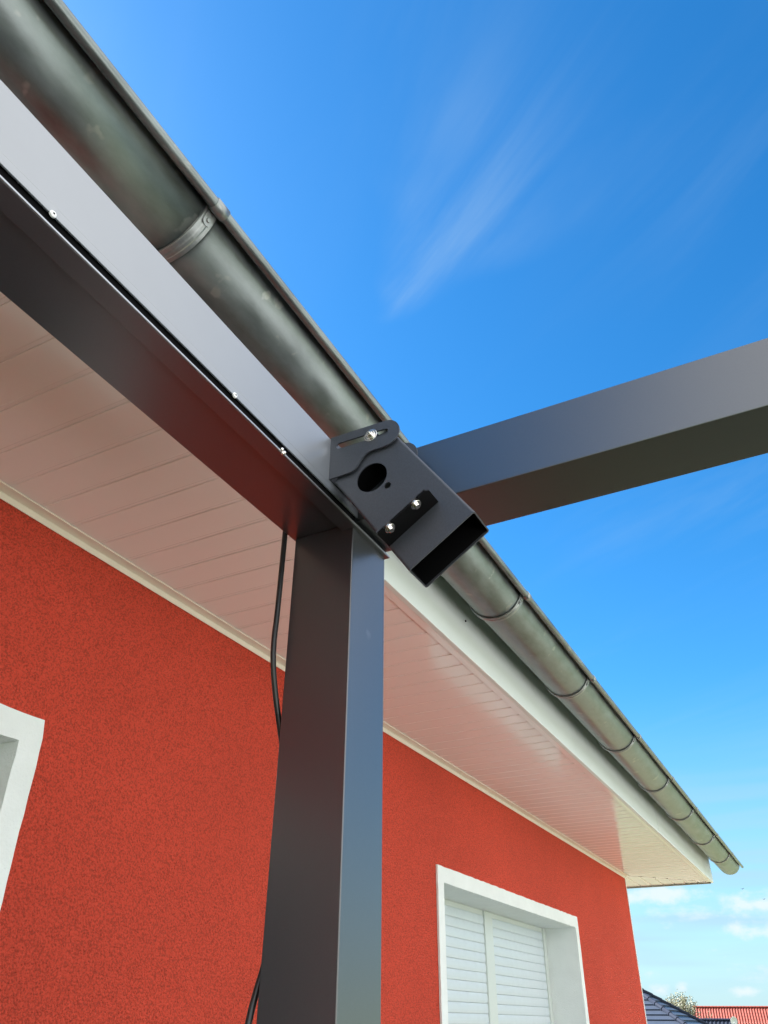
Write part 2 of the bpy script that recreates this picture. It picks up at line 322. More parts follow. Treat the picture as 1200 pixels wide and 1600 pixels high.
# plaster surrounds, reveals, shutters
def window(w, wl_, wr_, wt_, divider):
    x0, x1, z0, z1 = w
    bm = bmesh.new(); P = 0.010
    rnd = random.Random(int(x0*100))
    # outer edge slightly hand-made: many short steps along the outline
    def edge(a, b, n, j):
        return [(a[0]+(b[0]-a[0])*i/n + rnd.uniform(-j, j), a[1]+(b[1]-a[1])*i/n + rnd.uniform(-j, j)) for i in range(n)]
    ox0, ox1, oz1, oz0 = x0-wl_, x1+wr_, z1+wt_, z0-0.02
    outer = edge((ox0, oz0), (ox1, oz0), 12, .001)+edge((ox1, oz0), (ox1, oz1-0.006), 40, .0016)+edge((ox1-0.006, oz1), (ox0, oz1), 60, .0016)+edge((ox0, oz1), (ox0, oz0), 40, .0016)
    ix0, ix1, iz0, iz1 = x0+0.004, x1-0.004, z0, z1-0.004
    inner = edge((ix0, iz0), (ix1, iz0), 12, .0008)+edge((ix1, iz0), (ix1, iz1), 40, .0010)+edge((ix1, iz1), (ix0, iz1), 60, .0010)+edge((ix0, iz1), (ix0, iz0), 40, .0010)
    plate(bm, outer, [inner], lambda u, v, t: (u, YW-P+t, v), P-0.001)
    sur = fin('window_surround', bm, 'plaster', house)
    D = 0.19; e = 0.003
    bx('reveal', 'plaster', sur, x1-0.004, x1+0.012, YW-0.001, YW+D+0.03, z0, z1-0.004)
    bx('reveal', 'plaster', sur, x0-0.012, x0+0.004, YW-0.001, YW+D+0.03, z0, z1-0.004)
    bx('reveal_head', 'plaster', sur, x0-0.012, x1+0.012, YW-0.001, YW+D+0.03, z1-0.004, z1+0.012)
    s = bx('window_sill', 'frame', sur, x0-0.02, x1+0.02, YW-0.05, YW+D+0.03, z0-0.03, z0, bev=0.004)
    if divider:
        rails = [(x0+0.004, x0+0.055), (divider-0.058, divider+0.058), (x1-0.058, x1-0.004)]
        for a, b in rails:
            bm = bmesh.new(); box(bm, a, b, YW+D+0.002, YW+D+0.04, z0, z1-0.006, bev=0.002)
            fin('guide_rail', bm, 'rail', sur)
        pit = 0.0455
        prof = [(0.030, 0.0), (0.0205, 0.0010), (0.0195, 0.0022), (0.0180, 0.006), (0.0168, 0.016), (0.0168, 0.030), (0.0178, 0.038), (0.0190, 0.0436), (0.0205, 0.0453), (0.030, 0.0455)]
        meshes = []
        for a, b in ((rails[0][1]-0.02, rails[1][0]+0.02), (rails[1][1]-0.02, rails[2][0]+0.02)):
            bm = bmesh.new(); prism_x(bm, [(y, z) for y, z in prof], a, b); bmesh.ops.recalc_face_normals(bm, faces=bm.faces)
            me = bpy.data.meshes.new('slat'); bm.to_mesh(me); bm.free(); me.materials.append(M['shutter'])
            n = int((z1-z0)/pit)
            for i in range(n):
                o = link('slat', me, None, sur, (0, YW+D-0.006, z1-0.030-(i+1)*pit))
            bx('shutter_top_strip', 'rail', sur, a, b, YW+D+0.012, YW+D+0.03, z1-0.030, z1-0.005)
        bx('dark_backing', 'black', sur, x0, x1, YW+D+0.045, YW+D+0.05, z0, z1)
    else:
        bm = bmesh.new(); f = 0.07; y0, y1 = YW+D-0.03, YW+D+0.04
        box(bm, x0+0.004, x0+f, y0, y1, z0, z1-0.005, bev=0.004); box(bm, x1-f, x1-0.004, y0, y1, z0, z1-0.005, bev=0.004)
        box(bm, x0+f, x1-f, y0, y1, z1-f-0.02, z1-0.005, bev=0.004); box(bm, x0+f, x1-f, y0, y1, z0, z0+f, bev=0.004)
        fin('window_frame', bm, 'frame', sur)
        bx('pane', 'glass', sur, x0+f, x1-f, YW+D, YW+D+0.01, z0+f, z1-f-0.02)
        bx('dark_backing', 'black', sur, x0, x1, YW+D+0.06, YW+D+0.065, z0, z1)
    return sur
tag(window(W1, 0.060, 0.062, 0.062, 4.5435), 'white plaster window surround with closed white roller shutters')
tag(window(W2, 0.060, 0.056, 0.058, None), 'white plaster window surround cut by the left picture edge')
# soffit boards: 10 cm plastic cladding, each with a stepped groove on one side
PIT = 0.1000
Y0b, Y1b = YF+0.010, YW-0.006
def board_mesh(y0, y1):
    bm = bmesh.new(); g = 0.0125
    prof = [(0.0001, 0.014), (0.0001, 0.0012), (0.0010, 0.0), (PIT-g-0.001, 0.0), (PIT-g+0.001, 0.0006), (PIT-g+0.003, 0.0017), (PIT-0.004, 0.0017), (PIT-0.0022, 0.0013), (PIT-0.0002, 0.0020), (PIT-0.0002, 0.014)]
    loft(bm, [[(x, y0, z) for x, z in prof], [(x, y1, z) for x, z in prof]])
    bmesh.ops.recalc_face_normals(bm, faces=bm.faces)
    me = bpy.data.meshes.new('soffit_board'); bm.to_mesh(me); bm.free(); me.materials.append(M['soffit']); return me
bme = board_mesh(Y0b, Y1b)
x = 1.066*1.804 + 0.0008 - PIT*19     # phase taken from the joints seen beside the post
XB0 = x
while x+PIT < XC-0.02:
    link('soffit_board', bme, None, house, (x, 0, ZS+random.uniform(-0.0003, 0.0003))); x += PIT
XB1 = x
# mitred corner: boards get shorter along the hip line, the next side's boards run the other way
def mitre_y(xx): return YW - (xx-XC)*(YW-YF)/(XE-XC)
while x < XE-0.06:
    ye = min(Y1b, mitre_y(x+PIT*0.5)-0.004)
    if ye-Y0b > 0.03: link('soffit_board', board_mesh(Y0b, ye), None, house, (x, 0, ZS))
    x += PIT
y = YF+0.03
while y < 4.0:
    xs = XC + max(0.0, (YW-(y+PIT*0.5))*(XE-XC)/(YW-YF)) + 0.006
    bm = bmesh.new(); g = 0.0125
    prof = [(0.0001, 0.014), (0.0001, 0.0012), (0.0010, 0.0), (PIT-g-0.001, 0.0), (PIT-g, 0.0012), (PIT-g+0.0004, 0.0065), (PIT-0.0006, 0.0080), (PIT-0.0006, 0.014)]
    if XE-0.01-xs > 0.03:
        loft(bm, [[(xs, q, z) for q, z in prof], [(XE-0.01, q, z) for q, z in prof]])
        fin('soffit_board', bm, 'soffit', house, loc=(0, y, ZS+0.0005))
    else: bm.free()
    y += PIT
bx('soffit_panel', 'soffit', house, XL-0.62, XB0-0.001, Y0b, Y1b, ZS, ZS+0.014)
bm = bmesh.new()
n = 12
box(bm, 0, math.hypot(XE-XC, YW-YF)-0.03, -0.014, 0.014, -0.003, 0.0, bev=0.001)
o = fin('mitre_strip', bm, 'soffit', house, loc=(XC+0.006, YW-0.01, ZS-0.0002)); o.rotation_euler.z = math.atan2(YF-YW, XE-XC)
bx('soffit_backing', 'black', house, XL-0.6, XE-0.012, YF+0.012, YW+0.1, ZS+0.016, ZS+0.03)
# trim at the wall and behind the fascia
bm = bmesh.new(); box(bm, XL, XC-0.002, YW-0.036, YW-0.0015, ZS-0.0045, ZS-0.001, bev=0.001); box(bm, XL, XC-0.002, YW-0.0045, YW-0.0012, ZS-0.022, ZS-0.0046, bev=0.001)
fin('wall_trim', bm, 'trim', house)
bx('fascia_trim', 'soffit', house, XL-0.6, XE-0.004, YF+0.0005, YF+0.046, ZS-0.0032, ZS-0.0004, bev=0.001)
xj = 5.63
for a, b, e in ((XL-0.62, xj-0.001, 0.0), (xj+0.001, XE, 0.0008)):
    bm = bmesh.new(); box(bm, a, b, YF-e, YF+0.018-e, ZS-0.004, ZS+0.26, bev=0.0015)
    fin('fascia_board', bm, 'fascia', house)
bx('fascia_board', 'fascia', house, XE-0.016, XE+0.002, YF+0.019, 12.6, ZS-0.004, ZS+0.26, bev=0.0015)
bx('eave_edge_strip', 'zinc', house, XE-0.03, XE+0.006, YF+0.02, 12.6, ZS-0.009, ZS-0.0045, bev=0.001)
bm = bmesh.new(); prism_x(bm, [(YF-0.001, ZS+0.212), (YF-0.001, ZS+0.214), (GEY-0.012, ZS+0.166), (GEY-0.012, ZS+0.164)], XL-0.62, XE+0.04); fin('flashing_light_stop', bm, 'zinc', house)  # unseen sheet added to stop light leaking in behind the gutter
# nail head on the fascia
bm = bmesh.new(); tube(bm, [(2.345, YF-0.004, ZS+0.125), (2.345, YF+0.001, ZS+0.125)], 0.004, 8); fin('nail', bm, 'black', house)
# hip roof
bm = bmesh.new()
zr = ZS+0.215; ya, yb, xa, xb = YF-0.045, 12.66, XL-0.66, XE+0.05
run = (yb-ya)/2; rh = run*math.tan(R(24)); th = 0.05
lo = [(xa, ya, zr), (xb, ya, zr), (xb, yb, zr), (xa, yb, zr)]; rd = [(xa+run, (ya+yb)/2, zr+rh), (xb-run, (ya+yb)/2, zr+rh)]
if rd[0][0] > rd[1][0]: rd = [((xa+xb)/2-0.2, (ya+yb)/2, zr+rh), ((xa+xb)/2+0.2, (ya+yb)/2, zr+rh)]
V = [bm.verts.new(p) for p in lo]+[bm.verts.new(p) for p in rd]; V2 = [bm.verts.new((p[0], p[1], p[2]+th)) for p in lo]+[bm.verts.new((p[0], p[1], p[2]+th)) for p in rd]
for S, flip in ((V, 1), (V2, 0)):
    for q in ((0, 1, 5, 4), (1, 2, 5), (2, 3, 4, 5), (3, 0, 4)): bm.faces.new([S[i] for i in q])
for i in range(4): bm.faces.new((V[i], V[(i+1) % 4], V2[(i+1) % 4], V2[i]))
fin('roof', bm, 'rooftile', house)

# ------------------------------------------------------------------ rain gutter
gut = empty('rain_gutter', (0, 0.76, CAMZ+1.22)); tag(gut, 'grey zinc half-round rain gutter hung along the eaves', 'gutter')
GY, GZ, GR = 0.76, CAMZ+1.2205, 0.09
BY, BZ, BR = 0.6525, CAMZ+1.189, 0.0105
GX0, GX1 = XL-0.6, 8.12
def gy(o): o.parent = gut; o.matrix_parent_inverse = Matrix.Translation((0, -0.76, -(CAMZ+1.22))); return o
a0 = 180+math.degrees(math.asin(0.012/GR)); a1 = 360+14
arc_o = circle(GY, GZ, GR, 40, a0, a1, True); arc_i = circle(GY, GZ, GR-0.0012, 40, a0, a1, True)
BRX = [1.066*v for v in (-0.97, -0.2, 0.57, 1.34, 2.116, 2.891, 3.694, 4.516, 5.294, 6.158, 6.961)]
secs = [(GX0, BRX[2]-0.016), (BRX[2]-0.020, GX1)]
for i, (s0, s1) in enumerate(secs):
    bm = bmesh.new(); dr = 0.0014 if i == 0 else 0
    po = [(GY+(p[0]-GY)*(GR+dr)/GR, GZ+(p[1]-GZ)*(GR+dr)/GR) for p in arc_o]
    prof = po + arc_i[::-1] if i else po + [(GY+(p[0]-GY)*(GR+0.0002)/GR, GZ+(p[1]-GZ)*(GR+0.0002)/GR) for p in arc_o[::-1]]
    nx = 14; xs = [s0+(s1-s0)*k/nx for k in range(nx+1)]
    loft(bm, [[(xx, yy, zz) for yy, zz in prof] for xx in xs])
    gy(fin('gutter_channel', bm, 'zinc', smooth=True))
o = bmesh.new()
# rolled bead with the short flange that carries it
bm = bmesh.new()
spi = [(arc_o[0][0]+0.0004, arc_o[0][1]-0.001), (arc_o[0][0]-0.004, arc_o[0][1]+0.004)]
ring = circle(BY, BZ, BR, 20)
loft(bm, [[(xx, yy, zz) for yy, zz in ring] for xx in (GX0, GX0+4, BRX[4], 5.0, GX1+0.004)])
gy(fin('rolled_bead', bm, 'zinc', smooth=True))
bm = bmesh.new(); prism_x(bm, [(arc_o[0][0]+0.001, arc_o[0][1]-0.0006), (BY+0.004, BZ+BR-0.0022), (BY+0.004, BZ+BR-0.0008), (arc_o[0][0]+0.001, arc_o[0][1]+0.001)], GX0, GX1)
gy(fin('bead_flange', bm, 'zinc'))
bm = bmesh.new(); prism_x(bm, circle(GY, GZ, GR-0.0013, 40, a0, a1, True), GX1-0.0015, GX1); gy(fin('end_cap', bm, 'zinc'))
# brackets
def bracket_meshes():
    w = 0.028; out = {}
    bm = bmesh.new(); so = circle(GY, GZ, GR+0.0062, 36, a0-2, 342, True); si = circle(GY, GZ, GR+0.0022, 36, a0-2, 342, True)
    # strap with a shallow bead pressed along its middle
    rings = []
    for xx, d in ((-w/2, -0.001), (-w/2+0.001, 0), (-0.005, 0), (-0.002, 0.0016), (0.003, 0.0016), (0.006, 0), (w/2-0.001, 0), (w/2, -0.001)):
        rings.append([(xx, GY+(p[0]-GY)*(1+d/GR), GZ+(p[1]-GZ)*(1+d/GR)) for p in so] + [(xx, p[0], p[1]) for p in si[::-1]])
    loft(bm, rings); out['strap'] = bm
    bm = bmesh.new(); ro = circle(BY, BZ, BR+0.0022, 24); rings = [[(xx, yy, zz) for yy, zz in ro] for xx in (-0.015, 0.015)]
    loft(bm, rings); out['clip'] = bm
    # tongue with rounded end lying on the strap just under the bead
    bm = bmesh.new()
    ang = R(a0+19)
    cpt = (GY+(GR+0.0066)*math.cos(ang), GZ+(GR+0.0066)*math.sin(ang)); tx = (-math.sin(ang), math.cos(ang)); nx_ = (math.cos(ang), math.sin(ang))
    prof = [(-0.010, -0.016), (0.010, -0.016)] + circle(0, 0.006, 0.010, 12, 0, 180, True)
    plate(bm, prof, [], lambda u, v, t: (u, cpt[0]+tx[0]*v+nx_[0]*t, cpt[1]+tx[1]*v+nx_[1]*t), 0.002)
    out['tongue'] = bm
    bm = bmesh.new(); c_ = (cpt[0]+tx[0]*0.005, cpt[1]+tx[1]*0.005)
    tube(bm, [(0, c_[0]+nx_[0]*0.0018, c_[1]+nx_[1]*0.0018), (0, c_[0]+nx_[0]*0.0045, c_[1]+nx_[1]*0.0045)], [0.0048, 0.0036], 12); out['rivet'] = bm
    # tail of the bracket reaching back to the fascia
    bm = bmesh.new(); pts = circle(GY, GZ, GR+0.004, 6, a1-28, a1, True)
    box(bm, -0.012, 0.012, pts[-1][0]-0.002, YF+0.004, pts[-1][1]+0.012, pts[-1][1]+0.017); out['tail'] = bm
    res = {}
    for k, b in out.items():
        bmesh.ops.recalc_face_normals(b, faces=b.faces); me = bpy.data.meshes.new(k); b.to_mesh(me); b.free()
        me.materials.append(M['strap'])
        for p in me.polygons: p.use_smooth = k == 'clip'
        res[k] = me
    return res
bms = bracket_meshes()
for xx in BRX[1:]:
    s = link('bracket_strap', bms['strap']); gy(s); s.location = (xx, 0, 0)
    for k, nme in (('clip', 'bead_clip'), ('tongue', 'tongue'), ('rivet', 'rivet')):
        link(nme, bms[k], None, s)

# ------------------------------------------------------------------ pergola frame
HB = 0.74
PX0, PX1, PY0, PY1 = 1.371*HB, 1.536*HB, 0.809*HB, 0.976*HB
ZB = CAMZ+1.0185*HB
perg = empty('pergola', ((PX0+PX1)/2, (PY0+PY1)/2, 0.0)); tag(perg, 'anthracite aluminium pergola frame with square post and two beams', 'pergola')
def pg(o):
    o.parent = perg; o.matrix_parent_inverse = Matrix.Translation(-perg.location); return o
def pbx(name, m, *a, bev=0.0015): 
    bm = bmesh.new(); box(bm, *a, bev=bev, seg=2); return pg(fin(name, bm, m))
CYF = 0.797*HB                 # front of the cover sheet
pbx('post', 'anth', PX0, PX1, PY0, PY1, 0.0005, ZB-0.0005)
pbx('base_plate', 'anth', PX0-0.03, PX1+0.03, PY0-0.03, PY1+0.03, 0.0, 0.009)
pbx('long_beam', 'anth', -2.6, PX1, PY0+0.006, 0.984*HB, ZB, CAMZ+0.871)
pbx('cross_beam', 'anth', PX0, PX1, -3.4, PY0+0.0055, ZB+0.0012, CAMZ+0.8797)
zl = CAMZ+0.7424
pbx('lower_lip', 'anth', -2.6, PX1+0.004, CYF+0.0014, 0.622, zl, zl+0.0032, bev=0.0004)
pbx('lip_glint', 'lip', -2.6, PX1+0.004, CYF-0.0004, CYF+0.0012, zl+0.0006, zl+0.0036, bev=0.0003)  # pale strip paints the light caught along the lip
pbx('groove_liner', 'black', -2.6, PX1-0.001, CYF+0.006, PY0+0.0055, zl+0.0034, ZB+0.03, bev=0)
# cover sheet: flat upper face with a slightly set-back lower band
bm = bmesh.new()
z0c, z1c = CAMZ+0.7612, CAMZ+0.8685
prism_x(bm, [(CYF+0.0012, z0c), (CYF+0.0002, z0c+0.0004), (CYF+0.0002, z0c+0.0139), (CYF, z0c+0.0142), (CYF, z1c-0.001), (CYF+0.001, z1c), (CYF+0.0025, z1c), (CYF+0.0025, z0c)], -2.6, PX1+0.002)
pg(fin('cover_sheet', bm, 'cover'))
for xx in (0.3075, 0.6478, -0.03):
    bm = bmesh.new()
    tube(bm, [(xx, CYF+0.001, z0c+0.0005), (xx, CYF-0.0012, z0c+0.0005), (xx, CYF-0.0024, z0c+0.0005)], [0.0044, 0.0044, 0.0032], 16)
    rv = pg(fin('rivet', bm, 'rivet'))
    bm = bmesh.new(); tube(bm, [(xx, CYF-0.0020, z0c+0.0005), (xx, CYF-0.0027, z0c+0.0005)], 0.0014, 10); fin('rivet_hole', bm, 'black', rv)
bm = bmesh.new()
for dxx, dzz in ((-0.0032, 0.0028), (0.0034, 0.001), (0.0, -0.0022)):
    bmesh.ops.create_icosphere(bm, subdivisions=2, radius=0.0034, matrix=Matrix.Translation((0.7742+dxx, CYF-0.001, zl+0.0022+dzz)))
pg(fin('lip_screw', bm, 'steel', smooth=True))

# ------------------------------------------------------------------ tilting mount box on the beam
XEAR = 0.9112; TE = 0.003; XB = XEAR+TE+0.004; DB = 0.063
Oy, Oz = 0.4582, CAMZ+0.8295
ax = Vector((-0.5586, -0.8294)); cr = Vector((0.8294, -0.5586))       # (y, z): down the box, across it
WB = 0.1335; LB = 0.226; TW = 0.0022
def bp(c, a, x): return (x, Oy+cr.x*c+ax.x*a, Oz+cr.y*c+ax.y*a)       # a measured down the axis
def to_ca(yy, zz):
    v = Vector((yy-Oy, zz+CAMZ-Oz)); return v.dot(cr), v.dot(ax)
mnt = empty('tilting_mount_box', (XB+DB/2, CYF, CAMZ+0.8)); tag(mnt, 'dark grey open-ended metal box on a slotted bracket at the post top', 'mount box')
def mp(o):
    o.parent = mnt; o.matrix_parent_inverse = Matrix.Translation(-mnt.location); return o
RR = 0.0045
def wall_outline(): 
    sc_, sa_ = to_ca(0.5085, 0.8468)
    top = [(RR, -0.030)] + circle(sc_+0.002, sa_+0.002, 0.0135, 10, 170, 330, True) + [(WB-RR, -0.026)]
    return [(RR, LB)] + top + [(WB-RR, LB)]
h1 = circle(*to_ca(0.5089, 0.7627), 0.0285, 48); h2 = circle(*to_ca(0.4792, 0.7367), 0.0062, 20)
bm = bmesh.new()
plate(bm, wall_outline(), [h1, h2], lambda u, v, t: bp(u, v, XB+t), TW)
plate(bm, wall_outline(), [], lambda u, v, t: bp(u, v, XB+DB-t), TW)
# the two bent long sides (rounded edges) as a sheet
def side(c_out, sgn, top):
    c = lambda d: c_out - sgn*d          # sgn -1: side at c=0, +1: side at c=WB
    out, inn = [], []
    for k in range(7):
        a = R(90*k/6); out.append((c(RR-RR*math.sin(a)), XB+RR-RR*math.cos(a))); inn.append((c(RR-(RR-TW)*math.sin(a)), XB+RR-(RR-TW)*math.cos(a)))
    for k in range(7):
        a = R(90*k/6); out.append((c(RR-RR*math.cos(a)), XB+DB-RR+RR*math.sin(a))); inn.append((c(RR-(RR-TW)*math.cos(a)), XB+DB-RR+(RR-TW)*math.sin(a)))
    ring = out+inn[::-1]
    loft(bm, [[bp(cc, aa, xx) for cc, xx in ring] for aa in (top, LB)])
side(0.0, -1, -0.030); side(WB, +1, -0.026)
bo = fin('box_body', bm, 'matte'); mp(bo)
for p in bo.data.polygons: p.use_smooth = False
bm = bmesh.new(); plate(bm, [(TW+0.001, 0), (WB-TW-0.001, 0), (WB-TW-0.001, DB-2*TW-0.002), (TW+0.001, DB-2*TW-0.002)], [], lambda u, v, t: bp(u, -0.012+t, XB+TW+0.001+v), 0.002)
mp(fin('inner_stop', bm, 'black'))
# black sheet painting the shade in the mouth and behind the hole
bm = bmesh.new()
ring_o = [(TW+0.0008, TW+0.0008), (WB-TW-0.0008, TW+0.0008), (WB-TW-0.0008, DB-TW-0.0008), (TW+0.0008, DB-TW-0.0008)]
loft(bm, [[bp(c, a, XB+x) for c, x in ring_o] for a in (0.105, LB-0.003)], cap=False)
mp(fin('mouth_shade', bm, 'black'))
# slotted ears
def ear_outline():
    y0 = CYF; o = [(y0, 0.8715), (0.4800, 0.8698)]
    o += circle(0.4812, 0.8425, 0.0273, 14, 92, 268, True)[0:]       # round nose
    o += [(0.492, 0.8142), (0.505, 0.8143), (0.5125, 0.8130), (0.5185, 0.8102), (0.5240, 0.8050), (0.5290, 0.7975), (0.5335, 0.7900), (0.5390, 0.7850), (0.5460, 0.7822), (0.556, 0.7812), (y0, 0.7806)]
    return o
slot = circle(0.5712, 0.8475, 0.0064, 10, -90, 90, True) + circle(0.4815, 0.8458, 0.0064, 10, 90, 270, True)
for x0 in (XEAR, XB+DB+0.0003):
    bm = bmesh.new(); plate(bm, ear_outline(), [slot], lambda u, v, t: (x0+t, u, CAMZ+v), TE)
    e = mp(fin('slotted_ear', bm, 'matte'))
    sx = x0-0.0 if x0 == XEAR else x0+TE; sg = -1 if x0 == XEAR else 1
    sy, sz = 0.5085, CAMZ+0.8468
    bm = bmesh.new()
    tube(bm, [(sx, sy, sz), (sx+sg*0.0016, sy, sz), (sx+sg*0.0019, sy, sz)], [0.0125, 0.0125, 0.0118], 28); fin('washer', bm, 'steel', mp(e) and e)
    bm = bmesh.new()
    tube(bm, [(sx+sg*0.0018, sy, sz), (sx+sg*0.0038, sy, sz), (sx+sg*0.0042, sy, sz)], [0.0088, 0.0088, 0.0080], 24); fin('spring_washer', bm, 'steel', e)
    bm = bmesh.new()
    tube(bm, [(sx+sg*0.004, sy, sz), (sx+sg*0.0078, sy, sz), (sx+sg*0.0086, sy, sz)], [0.0062, 0.0062, 0.0050], 6)
    tube(bm, [(sx+sg*0.0085, sy, sz), (sx+sg*0.0102, sy, sz)], [0.0030, 0.0022], 10); fin('bolt_head', bm, 'steel', e)
bm = bmesh.new(); box(bm, XEAR+TE, XB+DB+0.0003, CYF-0.0018, CYF-0.0001, CAMZ+0.7812, CAMZ+0.871); mp(fin('bracket_back', bm, 'matte'))
# standing flange on the near face, with two notches, clamped by two bolts
fl0, fl1 = to_ca(0.4755, 0.6186), to_ca(0.3898, 0.6766)
af = (fl0[1]+fl1[1])/2; c_a, c_b = min(fl0[0], fl1[0]), max(fl0[0], fl1[0])
HF = 0.040
def fp(c, h, t): return bp(c, af-t, XB-0.0004-h)
LW = c_b-c_a
n1, n2 = c_a+LW*0.285, c_a+LW*0.80
def notch(cn): return [(cn+0.0075, HF), (cn+0.0075, HF-0.010)] + circle(cn, HF-0.010, 0.0075, 8, 0, -180, True)[1:-1] + [(cn-0.0075, HF-0.010), (cn-0.0075, HF)]
outl = [(c_a, 0), (c_b, 0), (c_b, HF-0.004), (c_b-0.004, HF)] + notch(n2) + [((c_a+c_b)/2+0.004, HF), ((c_a+c_b)/2, HF-0.001)] + notch(n1) + [(c_a+0.006, HF), (c_a, HF-0.006)]
bm = bmesh.new(); plate(bm, outl, [], fp, 0.0025); fl = mp(fin('flange', bm, 'blackcoat'))
bm = bmesh.new(); plate(bm, [(c_a+0.004, 0), (c_b-0.001, 0), (c_b-0.001, HF+0.0012), (c_a+0.004, HF+0.0012)], [], lambda c, h, t: fp(c, h, 0.0027+t), 0.0022); fin('backing_plate', bm, 'matte', fl)
for cn in (n1, n2):
    def bt(h, d): return Vector(fp(cn, HF-0.009+h, -d))
    bm = bmesh.new(); tube(bm, [bt(0, -0.0024), bt(0, 0.0012), bt(0, 0.0016)], [0.0086, 0.0086, 0.0080], 24); w_ = fin('flange_washer', bm, 'steel', fl)
    bm = bmesh.new(); tube(bm, [bt(0, 0.0014), bt(0, 0.0060), bt(0, 0.0066)], [0.0056, 0.0056, 0.0046], 6); fin('flange_bolt', bm, 'steel', fl)
for ch in list(fl.children)+[]: ch.parent = fl
# ------------------------------------------------------------------ cable behind the post
pts = [(0.9977, 0.735, 0.80), (0.9977, 0.735, 0.7678), (0.9972, 0.735, 0.6962), (0.9959, 0.735, 0.5932), (0.9940, 0.735, 0.5441), (0.9983, 0.735, 0.4996), (1.0133, 0.735, 0.4491), (1.0309, 0.735, 0.4059), (1.060, 0.735, 0.33), (1.074, 0.735, 0.24), (1.066, 0.735, 0.14), (1.040, 0.735, 0.065), (1.029, 0.735, 0.0391), (1.0152, 0.735, -0.0014), (0.995, 0.736, -0.10), (0.992, 0.737, -0.4), (1.01, 0.737, -1.0), (1.03, 0.74, -1.45), (1.05, 0.76, -1.592)]
def catmull(p, n=6):
    p = [Vector(q) for q in p]; out = []
    for i in range(len(p)-1):
        a, b, c, d = p[max(i-1, 0)], p[i], p[i+1], p[min(i+2, len(p)-1)]
        for k in range(n):
            t = k/n; out.append(0.5*((2*b)+(c-a)*t+(2*a-5*b+4*c-d)*t*t+(3*b-a-3*c+d)*t**3))
    return out+[p[-1]]
bm = bmesh.new(); tube(bm, [Vector((q.x, q.y, q.z+CAMZ)) for q in catmull(pts)], 0.0049, 12)
tag(fin('power_cable', bm, 'rubber', smooth=True), 'black power cable hanging down behind the anthracite post', 'cable')

# ------------------------------------------------------------------ far houses
def pol(d, az): return d*math.cos(R(az)), d*math.sin(R(az))
def tiled_face(bm, A, B, C, D, rows, cols, amp, step):
    """tiled roof face: A-B eave, D-C top; rows overlap in steps, cols give the waves"""
    A, B, C, D = map(Vector, (A, B, C, D)); nrm = (B-A).cross(D-A).normalized()
    for r_ in range(rows):
        t0, t1 = r_/rows, (r_+1)/rows; lo, hi = [], []
        sub = 4 if amp else 1
        for k in range(cols*sub+1):
            s = k/(cols*sub); w = amp*math.cos(2*math.pi*k/sub) if amp else 0
            p0 = A.lerp(B, s).lerp(D.lerp(C, s), t0); p1 = A.lerp(B, s).lerp(D.lerp(C, s), t1)
            lo.append(bm.verts.new(p0+nrm*(w+step))); hi.append(bm.verts.new(p1+nrm*w))
        und = [bm.verts.new(v.co-nrm*step*1.2) for v in lo]
        for k in range(len(lo)-1):
            bm.faces.new((lo[k], lo[k+1], hi[k+1], hi[k])); bm.faces.new((und[k], und[k+1], lo[k+1], lo[k]))
def far_window(par, org, ux, w, h, nrm):
    o = Vector(org); ux = Vector(ux); n = Vector(nrm); uz = Vector((0, 0, 1))
    def slab(name, m, a0, a1, b0, b1, d0, d1, p):
        bm = bmesh.new(); vs = [bm.verts.new(o+ux*a+uz*b+n*d) for a in (a0, a1) for d in (d0, d1) for b in (b0, b1)]
        for q in ((0, 1, 3, 2), (4, 6, 7, 5), (0, 4, 5, 1), (2, 3, 7, 6), (0, 2, 6, 4), (1, 5, 7, 3)): bm.faces.new([vs[i] for i in q])
        return fin(name, bm, m, p)
    f = slab('window', 'frame', 0, w, 0, h, -0.02, 0.05, par); slab('pane', 'glass', 0.08, w-0.08, 0.08, h-0.08, 0.051, 0.06, f)
# red-roofed house: ridge square to the view
def saddle_house(name, label, c, ang, L_, Wd, zg, ze, zrg, mroof, mwall, rows, cols, amp, step):
    h = empty(name, (c[0], c[1], zg)); h.rotation_euler.z = R(ang); tag(h, label, 'house')
    e, r_ = ze-zg, zrg-zg
    bm = bmesh.new()
    prof = [(-Wd/2, -1.5), (Wd/2, -1.5), (Wd/2, e), (0, r_-0.15), (-Wd/2, e)]
    loft(bm, [[(xx, yy, zz) for xx, zz in prof] for yy in (-L_/2, L_/2)]); fin('wall', bm, mwall, h)
    bm = bmesh.new(); ov = 0.5; sl = (r_-e)/(Wd/2)
    for s in (-1, 1):
        A = (s*(Wd/2+ov), -s*-1*(L_/2+0.3), e-sl*ov); B = (s*(Wd/2+ov), s*-1*(L_/2+0.3), e-sl*ov)
        D = (0, A[1], r_); C = (0, B[1], r_)
        tiled_face(bm, A, B, C, D, rows, cols, amp, step)
    fin('roof', bm, mroof, h)
    bm = bmesh.new(); n = 40
    for k in range(n):
        y0 = -L_/2-0.3+(L_+0.6)*k/n; y1 = y0+(L_+0.6)/n*1.04
        loft(bm, [[(0.14*rr*math.cos(R(a)), yy, r_-0.02+0.12*rr*math.sin(R(a))) for a in range(0, 181, 30)] for yy, rr in ((y0, 1.12), (y1, 0.95))])
    fin('ridge_caps', bm, mroof, h)
    for yy in (-L_*0.3, -L_*0.05, L_*0.22): far_window(h, (-Wd/2, yy, 1.0), (0, 1, 0), 1.2, 1.3, (-1, 0, 0))
    return h
d = 120.0; zr_ = CAMZ+d*math.tan(R(0.965))
cx, cy_ = pol(d, 5.2)
saddle_house('red_roof_house', 'distant cream house under a long red tiled roof at lower right', (cx, cy_), 5.2+1.2, 15.6, 9.0, -4.2, zr_-4.3, zr_, 'redtile', 'render', 15, 52, 0.035, 0.05)
